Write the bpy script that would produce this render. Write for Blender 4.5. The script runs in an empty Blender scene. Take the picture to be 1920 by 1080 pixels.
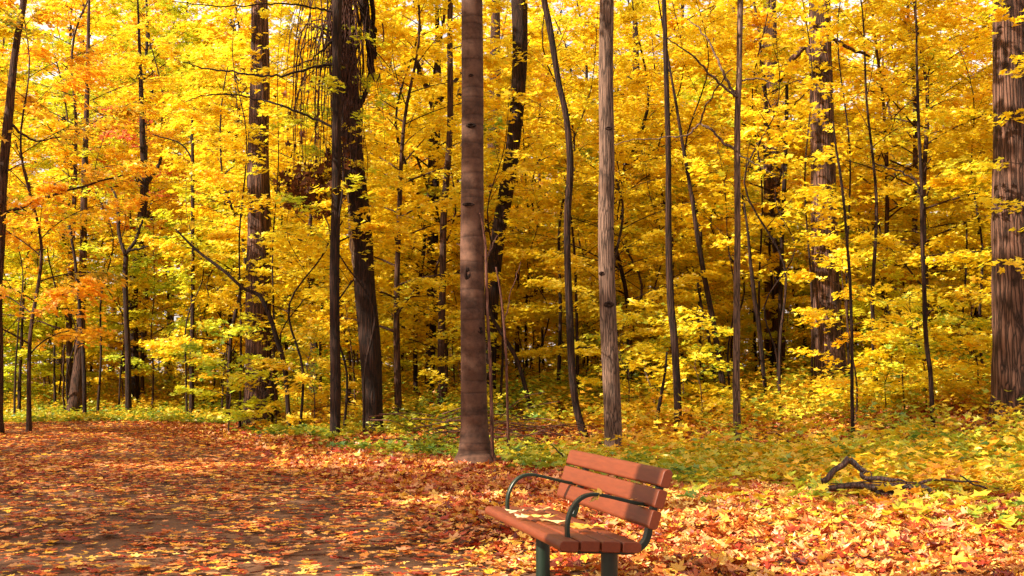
import bpy, math, random
import numpy as np
from mathutils import Vector
S = bpy.context.scene
COL = S.collection
R = math.radians
rng = np.random.default_rng(7)
random.seed(7)

# ------------------------------------------------------------------ camera
F_PX, HOR, CAM_H = 2373.0, 698.0, 1.40
PITCH = math.atan((HOR - 540) / F_PX)
cd = bpy.data.cameras.new('camera'); cam = bpy.data.objects.new('camera', cd); COL.objects.link(cam)
cam.location = (0, 0, CAM_H); cam.rotation_euler = (math.pi / 2 + PITCH, 0, 0)
cd.sensor_width = 36; cd.lens = F_PX / 1920 * 36; cd.clip_end = 600
S.camera = cam
# ------------------------------------------------------------------ sky and sun
SUN_AZ, SUN_EL = 64.0, 33.0            # degrees left of straight behind the camera, height
sx = -math.sin(R(SUN_AZ)) * math.cos(R(SUN_EL)); sy = -math.cos(R(SUN_AZ)) * math.cos(R(SUN_EL)); sz = math.sin(R(SUN_EL))
SUN = Vector((sx, sy, sz))
W = bpy.data.worlds.new('World'); S.world = W; W.use_nodes = True
nt = W.node_tree
sk = nt.nodes.new('ShaderNodeTexSky'); sk.sky_type = 'NISHITA'; sk.sun_disc = False
sk.sun_elevation = R(SUN_EL); sk.sun_rotation = math.atan2(sx, sy)
sk.dust_density = 3.0; sk.air_density = 1.0; sk.ozone_density = 1.0
cn = nt.nodes.new('ShaderNodeTexNoise'); cn.inputs['Scale'].default_value = 2.2; cn.inputs['Detail'].default_value = 5
cr_ = nt.nodes.new('ShaderNodeMapRange'); cr_.inputs[1].default_value = .3; cr_.inputs[2].default_value = .6; cr_.inputs[3].default_value = .35; cr_.inputs[4].default_value = .95
cm = nt.nodes.new('ShaderNodeMixRGB'); cm.inputs[2].default_value = (5.6, 4.9, 4.5, 1)          # added thin cloud, warmed to whiten the sky and tint its light
nt.links.new(cn.outputs[0], cr_.inputs[0]); nt.links.new(cr_.outputs[0], cm.inputs[0]); nt.links.new(sk.outputs[0], cm.inputs[1])
nt.links.new(cm.outputs[0], nt.nodes['Background'].inputs[0])
nt.nodes['Background'].inputs[1].default_value = 0.10
ld = bpy.data.lights.new('sun', 'SUN'); ld.energy = 5.0; ld.angle = R(0.5); ld.color = (1.0, 0.89, 0.70)
lo = bpy.data.objects.new('sun', ld); COL.objects.link(lo)
lo.rotation_euler = SUN.to_track_quat('Z', 'Y').to_euler()
S.view_settings.view_transform = 'Standard'; S.view_settings.look = 'None'
S.view_settings.exposure = 1.42; S.view_settings.gamma = 1.0
S.cycles.max_bounces = 7; S.cycles.diffuse_bounces = 5; S.cycles.transmission_bounces = 5; S.cycles.glossy_bounces = 2

# ------------------------------------------------------------------ helpers
cp, sp = math.cos(PITCH), math.sin(PITCH)
def ray(px, py):
    a = (px - 960) / F_PX; b = -(py - 540) / F_PX
    return np.array([a, cp - b * sp, sp + b * cp])
def at(px, py, Y):
    d = ray(px, py); t = Y / d[1]
    return np.array([0, 0, CAM_H]) + d * t
def pxm(w, Y): return w * Y / F_PX
EDX = np.array([-60, -14, -8, -4.6, -3, -.7, 2, 4, 6, 9, 14, 60.])
EDY = np.array([34, 34, 34, 25, 22.5, 20.5, 20, 18, 15, 13, 12, 12.])
def edge(x): return np.interp(x, EDX, EDY)
def ss(t): t = np.clip(t, 0, 1); return t * t * (3 - 2 * t)
def terr(x, y):
    x = np.asarray(x, float); y = np.asarray(y, float)
    z = .8 * ss((y - edge(x)) / 15) + .3 * ss((y - 40) / 60)
    m = ss((y - edge(x) + 2) / 3); z = z - .06 * ss((12.5 - y) / 3)
    return z + m * .05 * (np.sin(x * .9 + 1.3 * np.sin(y * .5)) + np.sin(y * 1.1 + x * .3)) * ss((y - 10) / 10)
def hit(px, py, far=120):
    d = ray(px, py); lo_ = 5.
    for Y in np.arange(5, far, .1):
        p = np.array([0, 0, CAM_H]) + d * (Y / d[1])
        if p[2] <= terr(p[0], Y): return Y
    return 40.
def sm(ob, on=True):
    ob.data.polygons.foreach_set('use_smooth', np.full(len(ob.data.polygons), on))
def mesh_np(name, V, F, mat, parent=None, smooth=True, faceattr=None, sizes=None):
    """V (n,3); F flat loop vertex indices list with uniform/variable sizes."""
    me = bpy.data.meshes.new(name)
    V = np.asarray(V, np.float32); 
    if sizes is None:
        F = np.asarray(F, np.int32); sizes = np.full(len(F), F.shape[1], np.int32); Fl = F.ravel()
    else: Fl = np.asarray(F, np.int32); sizes = np.asarray(sizes, np.int32)
    me.vertices.add(len(V)); me.vertices.foreach_set('co', V.ravel())
    me.loops.add(len(Fl)); me.loops.foreach_set('vertex_index', Fl)
    me.polygons.add(len(sizes))
    st = np.concatenate([[0], np.cumsum(sizes)[:-1]]).astype(np.int32)
    me.polygons.foreach_set('loop_start', st); me.polygons.foreach_set('loop_total', sizes)
    me.polygons.foreach_set('use_smooth', np.full(len(sizes), smooth))
    me.update(calc_edges=True)
    if faceattr is not None:
        a = me.attributes.new('hue', 'FLOAT', 'FACE'); a.data.foreach_set('value', np.asarray(faceattr, np.float32))
    me.materials.append(mat)
    ob = bpy.data.objects.new(name, me); COL.objects.link(ob)
    if parent is not None: ob.parent = parent
    return ob
class MB:
    def __init__(s): s.V = []; s.F = []; s.S = []; s.n = 0
    def add(s, V, F):
        V = np.asarray(V, float)
        for f in F: s.F.extend([i + s.n for i in f]); s.S.append(len(f))
        s.V.append(V); s.n += len(V)
    def tube(s, P, r, k=6, cap=True, rough=0., ph=0., flare=None):
        P = np.asarray(P, float); n = len(P); r = np.broadcast_to(np.asarray(r, float), (n,))
        T = np.gradient(P, axis=0); T /= np.linalg.norm(T, axis=1)[:, None] + 1e-9
        ref = np.array([1., 0, 0]) if abs(T[:, 0]).mean() < .8 else np.array([0, 1., 0])
        A = np.cross(T, ref); A /= np.linalg.norm(A, axis=1)[:, None] + 1e-9
        B = np.cross(T, A)
        th = np.linspace(0, 2 * np.pi, k, endpoint=False)
        rr = r[:, None] * np.ones(k)[None]
        if rough:
            L = np.concatenate([[0], np.cumsum(np.linalg.norm(np.diff(P, axis=0), axis=1))])
            rr = rr * (1 + rough * (np.sin(3 * th + ph)[None] * np.cos(L * 1.3 + ph)[:, None] + .6 * np.sin(5 * th[None] + L[:, None] * 1.7 + ph)
                 + .5 * np.sin(L * 2.3 + 2 * ph)[:, None] + .35 * np.sin(9 * th[None] + L[:, None] * .8)))
        if flare is not None:      # (height, amount)
            L = P[:, 2] - P[0, 2]
            fl = np.exp(-np.maximum(L, 0) / flare[0]) * flare[1]
            rr = rr * (1 + fl[:, None] * (.85 + .6 * np.sin(4 * th + ph) + .3 * np.sin(7 * th + 2 * ph))[None])
        V = (P[:, None] + rr[..., None] * (np.cos(th)[None, :, None] * A[:, None] + np.sin(th)[None, :, None] * B[:, None])).reshape(-1, 3)
        i = np.arange(n - 1)[:, None] * k; j = np.arange(k)[None]; j2 = (j + 1) % k
        Fq = np.stack([i + j, i + j2, i + k + j2, i + k + j], -1).reshape(-1, 4)
        s.V.append(V); s.F.extend((Fq + s.n).ravel().tolist()); s.S.extend([4] * len(Fq))
        if cap:
            s.F.extend([s.n + (n - 1) * k + q for q in range(k)]); s.S.append(k)
            s.F.extend([s.n + q for q in range(k)][::-1]); s.S.append(k)
        s.n += len(V)
    def build(s, name, mat, parent=None, smooth=True):
        return mesh_np(name, np.concatenate(s.V), s.F, mat, parent, smooth, None, s.S)
def spline(P, n):
    """Catmull-Rom resample of rows (any width) to n points."""
    P = np.asarray(P, float)
    if len(P) == 2: return P[0] + np.linspace(0, 1, n)[:, None] * (P[1] - P[0])
    Q = np.vstack([2 * P[0] - P[1], P, 2 * P[-1] - P[-2]])
    t = np.linspace(0, len(P) - 1 - 1e-6, n); i = t.astype(int); u = (t - i)[:, None]
    a, b, c, d = Q[i], Q[i + 1], Q[i + 2], Q[i + 3]
    return .5 * (2 * b + (c - a) * u + (2 * a - 5 * b + 4 * c - d) * u * u + (3 * b - 3 * c + d - a) * u ** 3)
def tag(o, label=None, cat=None, group=None, kind=None):
    if label: o['label'] = label
    if cat: o['category'] = cat
    if group: o['group'] = group
    if kind: o['kind'] = kind
    return o
def empty(name, loc, rz=0.):
    o = bpy.data.objects.new(name, None); COL.objects.link(o); o.location = [float(v) for v in loc]; o.rotation_euler = (0, 0, rz)
    o.empty_display_size = .2; return o

# ------------------------------------------------------------------ materials
def newmat(name):
    m = bpy.data.materials.new(name); m.use_nodes = True; t = m.node_tree
    for n in list(t.nodes): t.nodes.remove(n)
    return m, t, lambda k, **kw: mk(t, k, **kw)
def mk(t, k, **kw):
    n = t.nodes.new('ShaderNode' + k)
    for a, b in kw.items(): setattr(n, a, b)
    return n
def ramp(t, stops, interp='LINEAR'):
    n = mk(t, 'ValToRGB'); e = n.color_ramp.elements; n.color_ramp.interpolation = interp
    while len(e) > 1: e.remove(e[0])
    e[0].position = stops[0][0]; e[0].color = (*stops[0][1], 1)
    for p, c in stops[1:]: q = e.new(p); q.color = (*c, 1)
    return n
def leaf_mat(name, stops, trans=.5, gloss=.06, rough=.45):
    m, t, N = newmat(name); L = t.links.new
    at_ = N('Attribute', attribute_name='hue'); r = ramp(t, stops); L(at_.outputs['Fac'], r.inputs[0])
    oi = N('ObjectInfo'); mx = N('MixRGB', blend_type='MULTIPLY'); mx.inputs[0].default_value = 1
    L(r.outputs[0], mx.inputs[1]); L(oi.outputs['Color'], mx.inputs[2])
    d = N('BsdfDiffuse'); tr = N('BsdfTranslucent'); L(mx.outputs[0], d.inputs[0]); L(mx.outputs[0], tr.inputs[0])
    a = N('MixShader'); a.inputs[0].default_value = trans; L(d.outputs[0], a.inputs[1]); L(tr.outputs[0], a.inputs[2])
    g = N('BsdfGlossy'); g.inputs['Roughness'].default_value = rough
    b = N('MixShader'); b.inputs[0].default_value = gloss; L(a.outputs[0], b.inputs[1]); L(g.outputs[0], b.inputs[2])
    o = N('OutputMaterial'); L(b.outputs[0], o.inputs[0]); return m
M_LEAF = leaf_mat('maple_foliage', [(0, (.82, .42, .013)), (.2, (.91, .60, .016)), (.5, (.93, .715, .022)), (.74, (.88, .76, .04)), (.9, (.58, .62, .05)), (1, (.30, .45, .045))], .58, .05)
M_RED = leaf_mat('red_maple_foliage', [(0, (.6, .06, .03)), (.5, (.78, .2, .09)), (1, (.85, .4, .06))], .5)
M_UND = leaf_mat('undergrowth_foliage', [(0, (.66, .24, .013)), (.25, (.76, .40, .015)), (.46, (.72, .50, .02)), (.64, (.42, .43, .022)), (.85, (.24, .33, .025)), (1, (.08, .18, .025))], .4)
M_LIT = leaf_mat('fallen_leaf_colours', [(0, (.06, .015, .008)), (.12, (.17, .022, .008)), (.28, (.38, .036, .008)), (.44, (.50, .11, .018)), (.58, (.60, .20, .03)), (.70, (.68, .32, .15)), (.82, (.76, .38, .02)), (1, (.84, .55, .15))], .22, .05, .4)
M_DEAD = leaf_mat('withered_vine_leaf', [(0, (.05, .016, .006)), (1, (.20, .065, .018))], .2, .01)
def bark(name, c1, c2, kind='furrow', sc=1., bump=.5):
    m, t, N = newmat(name); L = t.links.new
    tc = N('TexCoord'); mp = N('Mapping'); L(tc.outputs['Object'], mp.inputs[0])
    n1 = N('TexNoise'); n1.inputs['Detail'].default_value = 8; n1.inputs['Roughness'].default_value = .65
    if kind == 'furrow': mp.inputs['Scale'].default_value = (16 * sc, 16 * sc, 1.6 * sc)
    else: mp.inputs['Scale'].default_value = (6 * sc, 6 * sc, 3 * sc)
    L(mp.outputs[0], n1.inputs[0]); n1.inputs['Scale'].default_value = 1.0
    v = N('TexVoronoi', feature='DISTANCE_TO_EDGE'); mp2 = N('Mapping'); L(tc.outputs['Object'], mp2.inputs[0])
    mp2.inputs['Scale'].default_value = (15 * sc, 15 * sc, .8 * sc) if kind == 'furrow' else (9, 9, 22)
    nz = N('MixRGB', blend_type='ADD'); nz.inputs[0].default_value = .9; L(mp2.outputs[0], nz.inputs[1]); L(n1.outputs['Color'], nz.inputs[2])
    L(nz.outputs[0], v.inputs['Vector']); v.inputs['Scale'].default_value = 1.
    rv = ramp(t, [(0, (.06, .06, .06)), (.16, (.8, .8, .8)), (.4, (1, 1, 1))]); L(v.outputs['Distance'], rv.inputs[0])
    big = N('TexNoise'); big.inputs['Scale'].default_value = 1.3; big.inputs['Detail'].default_value = 4; L(tc.outputs['Object'], big.inputs[0])
    mixn = N('Math', operation='MULTIPLY_ADD'); L(n1.outputs['Fac'], mixn.inputs[0]); mixn.inputs[1].default_value = .9; 
    bb = N('Math', operation='MULTIPLY'); L(big.outputs['Fac'], bb.inputs[0]); bb.inputs[1].default_value = .5
    L(bb.outputs[0], mixn.inputs[2])
    rc = ramp(t, [(.35, c1), (.85, c2)]); L(mixn.outputs[0], rc.inputs[0])
    mul = N('MixRGB', blend_type='MULTIPLY'); mul.inputs[0].default_value = .9 if kind == 'furrow' else .12
    L(rc.outputs[0], mul.inputs[1]); L(rv.outputs[0], mul.inputs[2])
    col = mul; hgt = N('Math', operation='ADD'); L(n1.outputs['Fac'], hgt.inputs[0])
    if kind == 'furrow': L(rv.outputs[0], hgt.inputs[1])
    else:
        # dark scars and rings round the trunk at uneven heights
        mp3 = N('Mapping'); L(tc.outputs['Object'], mp3.inputs[0]); mp3.inputs['Scale'].default_value = (.16, .16, 2.3)
        n3 = N('TexNoise'); n3.inputs['Scale'].default_value = 1.0; n3.inputs['Detail'].default_value = 2; n3.inputs['Distortion'].default_value = 0.
        L(mp3.outputs[0], n3.inputs[0])
        r3 = ramp(t, [(.0, (1, 1, 1)), (.455, (1, 1, 1)), (.485, (.5, .44, .42)), (.495, (.06, .04, .04)), (.505, (.4, .35, .33)), (.54, (1, 1, 1))]); L(n3.outputs['Fac'], r3.inputs[0])
        m3 = N('MixRGB', blend_type='MULTIPLY'); m3.inputs[0].default_value = .45; bl = N('TexNoise'); bl.inputs['Scale'].default_value = 5; bl.inputs['Detail'].default_value = 6; bl.inputs['Roughness'].default_value = .7; L(tc.outputs['Object'], bl.inputs[0]); rb_ = ramp(t, [(.38, (.35, .3, .28)), (.55, (1, 1, 1)), (.72, (1.0, .95, .9))]); L(bl.outputs['Fac'], rb_.inputs[0]); mb_ = N('MixRGB', blend_type='MULTIPLY'); mb_.inputs[0].default_value = .75; L(mul.outputs[0], mb_.inputs[1]); L(rb_.outputs[0], mb_.inputs[2]); L(mb_.outputs[0], m3.inputs[1]); L(r3.outputs[0], m3.inputs[2]); col = m3
        L(r3.outputs[0], hgt.inputs[1])
    bp = N('Bump'); bp.inputs['Strength'].default_value = bump; bp.inputs['Distance'].default_value = .03 if kind == 'furrow' else .012
    L(hgt.outputs[0], bp.inputs['Height'])
    p = N('BsdfPrincipled'); p.inputs['Roughness'].default_value = .85; p.inputs['Specular IOR Level'].default_value = .25
    L(col.outputs[0], p.inputs['Base Color']); L(bp.outputs[0], p.inputs['Normal'])
    o = N('OutputMaterial'); L(p.outputs[0], o.inputs[0]); return m
B_BEECH = bark('smooth_ringed_bark', (.05, .021, .013), (.14, .067, .043), 'smooth', 1., .5)
B_MAPLE = bark('fine_furrowed_bark', (.085, .048, .034), (.24, .14, .10), 'furrow', 2.0, .5)
B_OAK = bark('deep_furrowed_bark', (.045, .018, .012), (.20, .095, .062), 'furrow', 1.15, 1.)
B_DARK = bark('dark_shaded_bark', (.013, .005, .003), (.05, .019, .011), 'furrow', 1.6, .7)  # shade put into the colour: near-black bark for shadowed trunks
B_BROWN = bark('brown_bark', (.035, .014, .009), (.11, .048, .028), 'furrow', 1.8, .6)
B_VINE = bark('vine_bark', (.03, .009, .006), (.10, .032, .02), 'furrow', 3., .3)
B_PALE = bark('pale_sunlit_wood', (.35, .22, .14), (.7, .52, .38), 'furrow', 1.5, .5)  # pale wood; on the leaning trunk the paleness stands in for sunlight
B_TWIG = bark('reddish_twig_bark', (.09, .03, .02), (.22, .09, .06), 'furrow', 3., .3)
def plain(name, col, rough=.5, spec=.5, noise=.15, nscale=6, bump=0., stretch=(1, 1, 1)):
    m, t, N = newmat(name); L = t.links.new
    tc = N('TexCoord'); mp = N('Mapping'); mp.inputs['Scale'].default_value = stretch; L(tc.outputs['Object'], mp.inputs[0])
    n = N('TexNoise'); n.inputs['Scale'].default_value = nscale; n.inputs['Detail'].default_value = 7; L(mp.outputs[0], n.inputs[0])
    r = ramp(t, [(.3, tuple(c * (1 - noise) for c in col)), (.7, tuple(min(1, c * (1 + noise)) for c in col))]); L(n.outputs['Fac'], r.inputs[0])
    p = N('BsdfPrincipled'); p.inputs['Roughness'].default_value = rough; p.inputs['Specular IOR Level'].default_value = spec
    L(r.outputs[0], p.inputs['Base Color'])
    if bump:
        b = N('Bump'); b.inputs['Strength'].default_value = bump; b.inputs['Distance'].default_value = .004; L(n.outputs['Fac'], b.inputs['Height']); L(b.outputs[0], p.inputs['Normal'])
    o = N('OutputMaterial'); L(p.outputs[0], o.inputs[0]); return m
M_PLANK = plain('red_brown_plank', (.145, .030, .010), .5, .3, .13, 9, .3, (6, .7, 6))
M_STEEL = plain('dark_green_painted_steel', (.0045, .016, .009), .4, .5, .2, 12)

# ground: brown earth and leaf mould, with the asphalt path as its own sheet
def ground_mat(name, cols, sc, bump):
    m, t, N = newmat(name); L = t.links.new
    tc = N('TexCoord'); v = N('TexVoronoi'); v.inputs['Scale'].default_value = sc
    n = N('TexNoise'); n.inputs['Scale'].default_value = 3; n.inputs['Detail'].default_value = 8; L(tc.outputs['Object'], n.inputs[0])
    ad = N('MixRGB', blend_type='ADD'); ad.inputs[0].default_value = .12; L(tc.outputs['Object'], ad.inputs[1]); L(n.outputs['Color'], ad.inputs[2]); L(ad.outputs[0], v.inputs['Vector'])
    sepr = N('SeparateColor'); L(v.outputs['Color'], sepr.inputs[0])
    r = ramp(t, cols); L(sepr.outputs[0], r.inputs[0])
    mm = N('MixRGB', blend_type='MULTIPLY'); mm.inputs[0].default_value = .5; L(r.outputs[0], mm.inputs[1])
    r2 = ramp(t, [(.3, (.45, .45, .45)), (.7, (1, 1, 1))]); L(n.outputs['Fac'], r2.inputs[0]); L(r2.outputs[0], mm.inputs[2])
    b = N('Bump'); b.inputs['Strength'].default_value = bump; b.inputs['Distance'].default_value = .03; L(sepr.outputs[1], b.inputs['Height'])
    p = N('BsdfPrincipled'); p.inputs['Roughness'].default_value = .8; L(mm.outputs[0], p.inputs['Base Color']); L(b.outputs[0], p.inputs['Normal'])
    o = N('OutputMaterial'); L(p.outputs[0], o.inputs[0]); return m
M_EARTH = ground_mat('leaf_mould', [(0, (.025, .01, .006)), (.3, (.06, .02, .01)), (.6, (.14, .045, .014)), (.85, (.26, .11, .02)), (1, (.36, .18, .03))], 14, .8)
M_PATH = plain('worn_brown_asphalt', (.125, .058, .029), .85, .2, .3, 30, .5)

# ------------------------------------------------------------------ ground and path
def sheet(name, xs, ys, zf, mat):
    X, Y = np.meshgrid(xs, ys); Z = zf(X, Y); nx = len(xs); ny = len(ys)
    i = (np.arange(ny - 1)[:, None] * nx + np.arange(nx - 1)[None]).ravel()
    return mesh_np(name, np.stack([X, Y, Z], -1).reshape(-1, 3), np.stack([i, i + 1, i + nx + 1, i + nx], -1), mat)
xs = np.unique(np.concatenate([np.linspace(-260, -40, 16), np.arange(-40, 40.1, .5), np.linspace(40, 260, 16)]))
ys = np.unique(np.concatenate([np.linspace(-60, 0, 12), np.arange(0, 60.1, .5), np.linspace(60, 300, 24)]))
tag(sheet('ground', xs, ys, terr, M_EARTH), kind='structure')
PY = np.array([-30, 0, 5, 8.7, 14, 20, 26, 30, 33.5]); PX = np.array([2.4, 1.6, 1.2, .7, -.8, -3.2, -5.6, -7.4, -9.5])
def path_right(y): return np.interp(y, PY, PX)
yy = np.linspace(-30, 33.2, 90); PV = []; PF = []
for i, y in enumerate(yy):
    xr = float(path_right(y)); 
    for k in range(9): 
        x = -34 + (xr + 34) * k / 8
        PV.append((x, y, .006 - .06 * float(ss((12.5 - y) / 3)) + .012 * math.sin(k / 8 * math.pi)))
for i in range(len(yy) - 1):
    for k in range(8): a = i * 9 + k; PF.append((a, a + 1, a + 10, a + 9))
tag(mesh_np('path', PV, PF, M_PATH), kind='structure')

# ------------------------------------------------------------------ leaves
HALF = np.array([(0, 0), (0, 1.), (.46, .06), (.27, .26), (.62, .56), (.19, .60), (-.46, .06), (-.27, .26), (-.62, .56), (-.19, .60)])
LF = np.array([[0, 2, 3, 4, 5, 1], [0, 1, 9, 8, 7, 6]])
HF = [(.15, -.02), (.44, .03), (.37, .15), (.27, .23), (.50, .37), (.65, .58), (.49, .56), (.41, .63), (.20, .50), (.25, .74), (.12, .77)]
FINE = np.array([(0, 0), (0, 1.)] + HF + [(-a, b) for a, b in HF]); FINE_F = np.array([[0] + list(range(2, 13)) + [1], [0, 1] + list(range(23, 12, -1))])
def leaves(C, size, nrm, hue, fold=(.1, .5), curl=(-.5, .2), yaw=None, rg=rng, fine=False):
    """maple leaves centred near C with normals nrm -> V, F, face hue"""
    n = len(C); C = np.asarray(C, float); HALF_, LF_ = (FINE, FINE_F) if fine else (HALF, LF); m = len(HALF_)
    nrm = nrm / np.linalg.norm(nrm, axis=1)[:, None]
    a = rg.uniform(0, 2 * np.pi, n) if yaw is None else yaw
    f = np.stack([np.cos(a), np.sin(a), np.zeros(n)], 1); f -= nrm * (f * nrm).sum(1)[:, None]; f /= np.linalg.norm(f, axis=1)[:, None] + 1e-9
    s = np.cross(f, nrm)
    x = HALF_[None, :, 0] * rg.uniform(.85, 1.15, n)[:, None]; y = HALF_[None, :, 1] - .45
    fo = rg.uniform(*fold, n)[:, None]; cu = rg.uniform(*curl, n)[:, None]
    z = np.abs(x) * fo + cu * (y ** 2 + .6 * x ** 2) + rg.normal(0, .03, (n, m))
    y = np.broadcast_to(y, x.shape)
    V = C[:, None] + size[:, None, None] * (x[..., None] * s[:, None] + y[..., None] * f[:, None] + z[..., None] * nrm[:, None])
    F = (LF_[None] + (np.arange(n) * m)[:, None, None]).reshape(-1, LF_.shape[1])
    h = np.repeat(np.clip(hue, 0, 1), 2)
    return V.reshape(-1, 3), F, h
def tilt(n, sd, rg=rng):
    v = rg.normal(0, sd, (n, 3)); v[:, 2] = 1; return v
def noise2(x, y, s, seed=0):
    g = np.random.default_rng(seed); o = 0
    for k in range(5):
        a = g.uniform(0, 6.28); f = s * 1.7 ** k; o = o + np.sin((x * np.cos(a) + y * np.sin(a)) * f + g.uniform(0, 6.28) + 1.5 * np.sin((y * np.cos(a) - x * np.sin(a)) * f * .7)) / 1.35 ** k
    return o / 2.4

# ------------------------------------------------------------------ generic tree kinds (one mesh set per kind, copied)
def grow(seed, H, zb, Rr, nb, per, ls, r0, crook=.25, droop=.0, huec=.5, huesd=.13, twigs=True, wood=B_BROWN, leafmat=M_LEAF, up=.35, k=7):
    g = np.random.default_rng(seed); mb = MB()
    ctl = np.array([[0, 0, -.15]] + [[g.normal(0, crook * (i / 5)), g.normal(0, crook * (i / 5)), H * i / 5] for i in range(1, 6)])
    tr = spline(ctl, 26); rad = r0 * (1 - tr[:, 2].clip(0) / H * .88)
    mb.tube(tr, rad, k, rough=.05, ph=seed, flare=(.25, .35))
    Cs, Ns, Hs, Ss = [], [], [], []
    for i in range(nb):
        t = ((i + g.uniform(0, 1)) / nb) ** .95; z = zb + (H - zb) * t
        j = np.interp(z, tr[:, 2], np.arange(len(tr))); b0 = np.array([np.interp(j, np.arange(len(tr)), tr[:, c]) for c in range(3)])
        az = i * 2.4 + g.normal(0, .35); L = Rr * max(.18, 1 - ((t - .22) / .85) ** 2) * g.uniform(.65, 1.1)
        el = up * g.uniform(.5, 1.5) + t * .5
        s = np.linspace(0, 1, 8)[:, None]; d = np.array([math.cos(az), math.sin(az), 0])
        side = np.array([-d[1], d[0], 0]); bend = g.normal(0, .18)
        P = b0 + d * L * s * math.cos(el * .6) + side * L * bend * s ** 2 + np.array([0, 0, 1]) * L * (math.sin(el) * s - (.25 + droop) * s ** 2 * .9)
        rb = max(.007, np.interp(z, tr[:, 2], rad) * .42)
        mb.tube(P, rb * (1 - .85 * s[:, 0]), 4, cap=False)
        nt_ = max(6, int(9 * L)); s0 = g.uniform(.15, 1, nt_) ** .8; sg = np.where(g.random(nt_) < .5, -1, 1)
        tl = (.42 * L * (1 - s0) + .32) * g.uniform(.6, 1.25, nt_)
        bp = np.stack([np.interp(s0, s[:, 0], P[:, c]) for c in range(3)], 1)
        ta = az + bend + sg * g.uniform(.55, 1.1, nt_); td = np.stack([np.cos(ta), np.sin(ta), g.uniform(-.22, .12, nt_)], 1)
        if twigs:
            for q in range(0, nt_, 2): mb.tube(np.array([bp[q], bp[q] + td[q] * tl[q] * .5 + (0, 0, .03), bp[q] + td[q] * tl[q]]), [.006, .004, .002], 3, cap=False)
        n = int(per * L / Rr * g.uniform(.8, 1.2)) + 8
        w = g.integers(0, nt_, n); rr = g.uniform(.08, 1.05, n)
        c = bp[w] + td[w] * (tl[w] * rr)[:, None] + g.normal(0, 1, (n, 3)) * np.array([.07, .07, .035]) - np.array([0, 0, 1]) * (.05 + .1 * rr ** 2)[:, None] * tl[w][:, None]
        nn = tilt(n, .30, g) + td[w] * .25
        Cs.append(c); Ns.append(nn); Hs.append(huec + g.normal(0, huesd * .8) + g.normal(0, huesd, n)); Ss.append(ls * g.uniform(.65, 1.2, n))
    V, F, h = leaves(np.concatenate(Cs), np.concatenate(Ss), np.concatenate(Ns), np.concatenate(Hs), rg=g, curl=(-.6, 0.1))
    wo = mb.build('trunk', wood); cr = mesh_np('crown', V, F, leafmat, None, False, h)
    return wo, cr
KINDS = {}
def kind(name, **kw):
    wo, cr = grow(**kw); KINDS[name] = (wo, cr)
    wo['_src'] = 1; cr['_src'] = 1
    return wo, cr
USED = set()
def plant_tree(k, name, x, y, rz, sc, label, cat, group=None, tint=(1, 1, 1), z=None, scz=None):
    wo, cr = KINDS[k]; z = float(terr(x, y)) if z is None else z
    root = empty(name, (x, y, z), rz); root.scale = (sc, sc, sc * (scz or 1))
    if k in USED: wo = wo.copy(); cr = cr.copy(); COL.objects.link(wo); COL.objects.link(cr)
    USED.add(k)
    for o in (wo, cr):
        o.parent = root
        if '_src' in o: del o['_src']
        o.name = 'trunk' if o.data == KINDS[k][0].data else 'crown'
    cr.color = (*tint, 1)
    tag(root, label, cat, group); return root

kind('u1', seed=1, H=11, zb=1.6, Rr=3.2, nb=34, per=430, ls=.118, r0=.085)
kind('u2', seed=2, H=9, zb=1.2, Rr=2.8, nb=30, per=390, ls=.115, r0=.06, crook=.4, wood=B_DARK)
kind('u3', seed=3, H=13, zb=2.2, Rr=3.4, nb=36, per=430, ls=.122, r0=.10, crook=.3)
kind('u4', seed=4, H=7, zb=.9, Rr=2.4, nb=26, per=330, ls=.112, r0=.045, crook=.35, huec=.6)
kind('s1', seed=11, H=3.4, zb=.5, Rr=1.3, nb=15, per=110, ls=.12, r0=.02, crook=.15)
kind('s2', seed=12, H=2.2, zb=.35, Rr=1.0, nb=12, per=90, ls=.115, r0=.015, crook=.12, huec=.7)
kind('s3', seed=13, H=4.8, zb=.7, Rr=1.6, nb=18, per=130, ls=.125, r0=.028, crook=.25)
kind('t1', seed=21, H=20, zb=6.5, Rr=4.8, nb=40, per=480, ls=.152, r0=.20, crook=.4, up=.5, wood=B_DARK, k=10)
kind('t2', seed=22, H=24, zb=8.5, Rr=5.2, nb=42, per=480, ls=.16, r0=.24, crook=.5, up=.5, k=10)
kind('high', seed=31, H=17, zb=0.0, Rr=4.4, nb=34, per=230, ls=.17, r0=.02, up=.4)   # crown only, set on traced trunks

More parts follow.
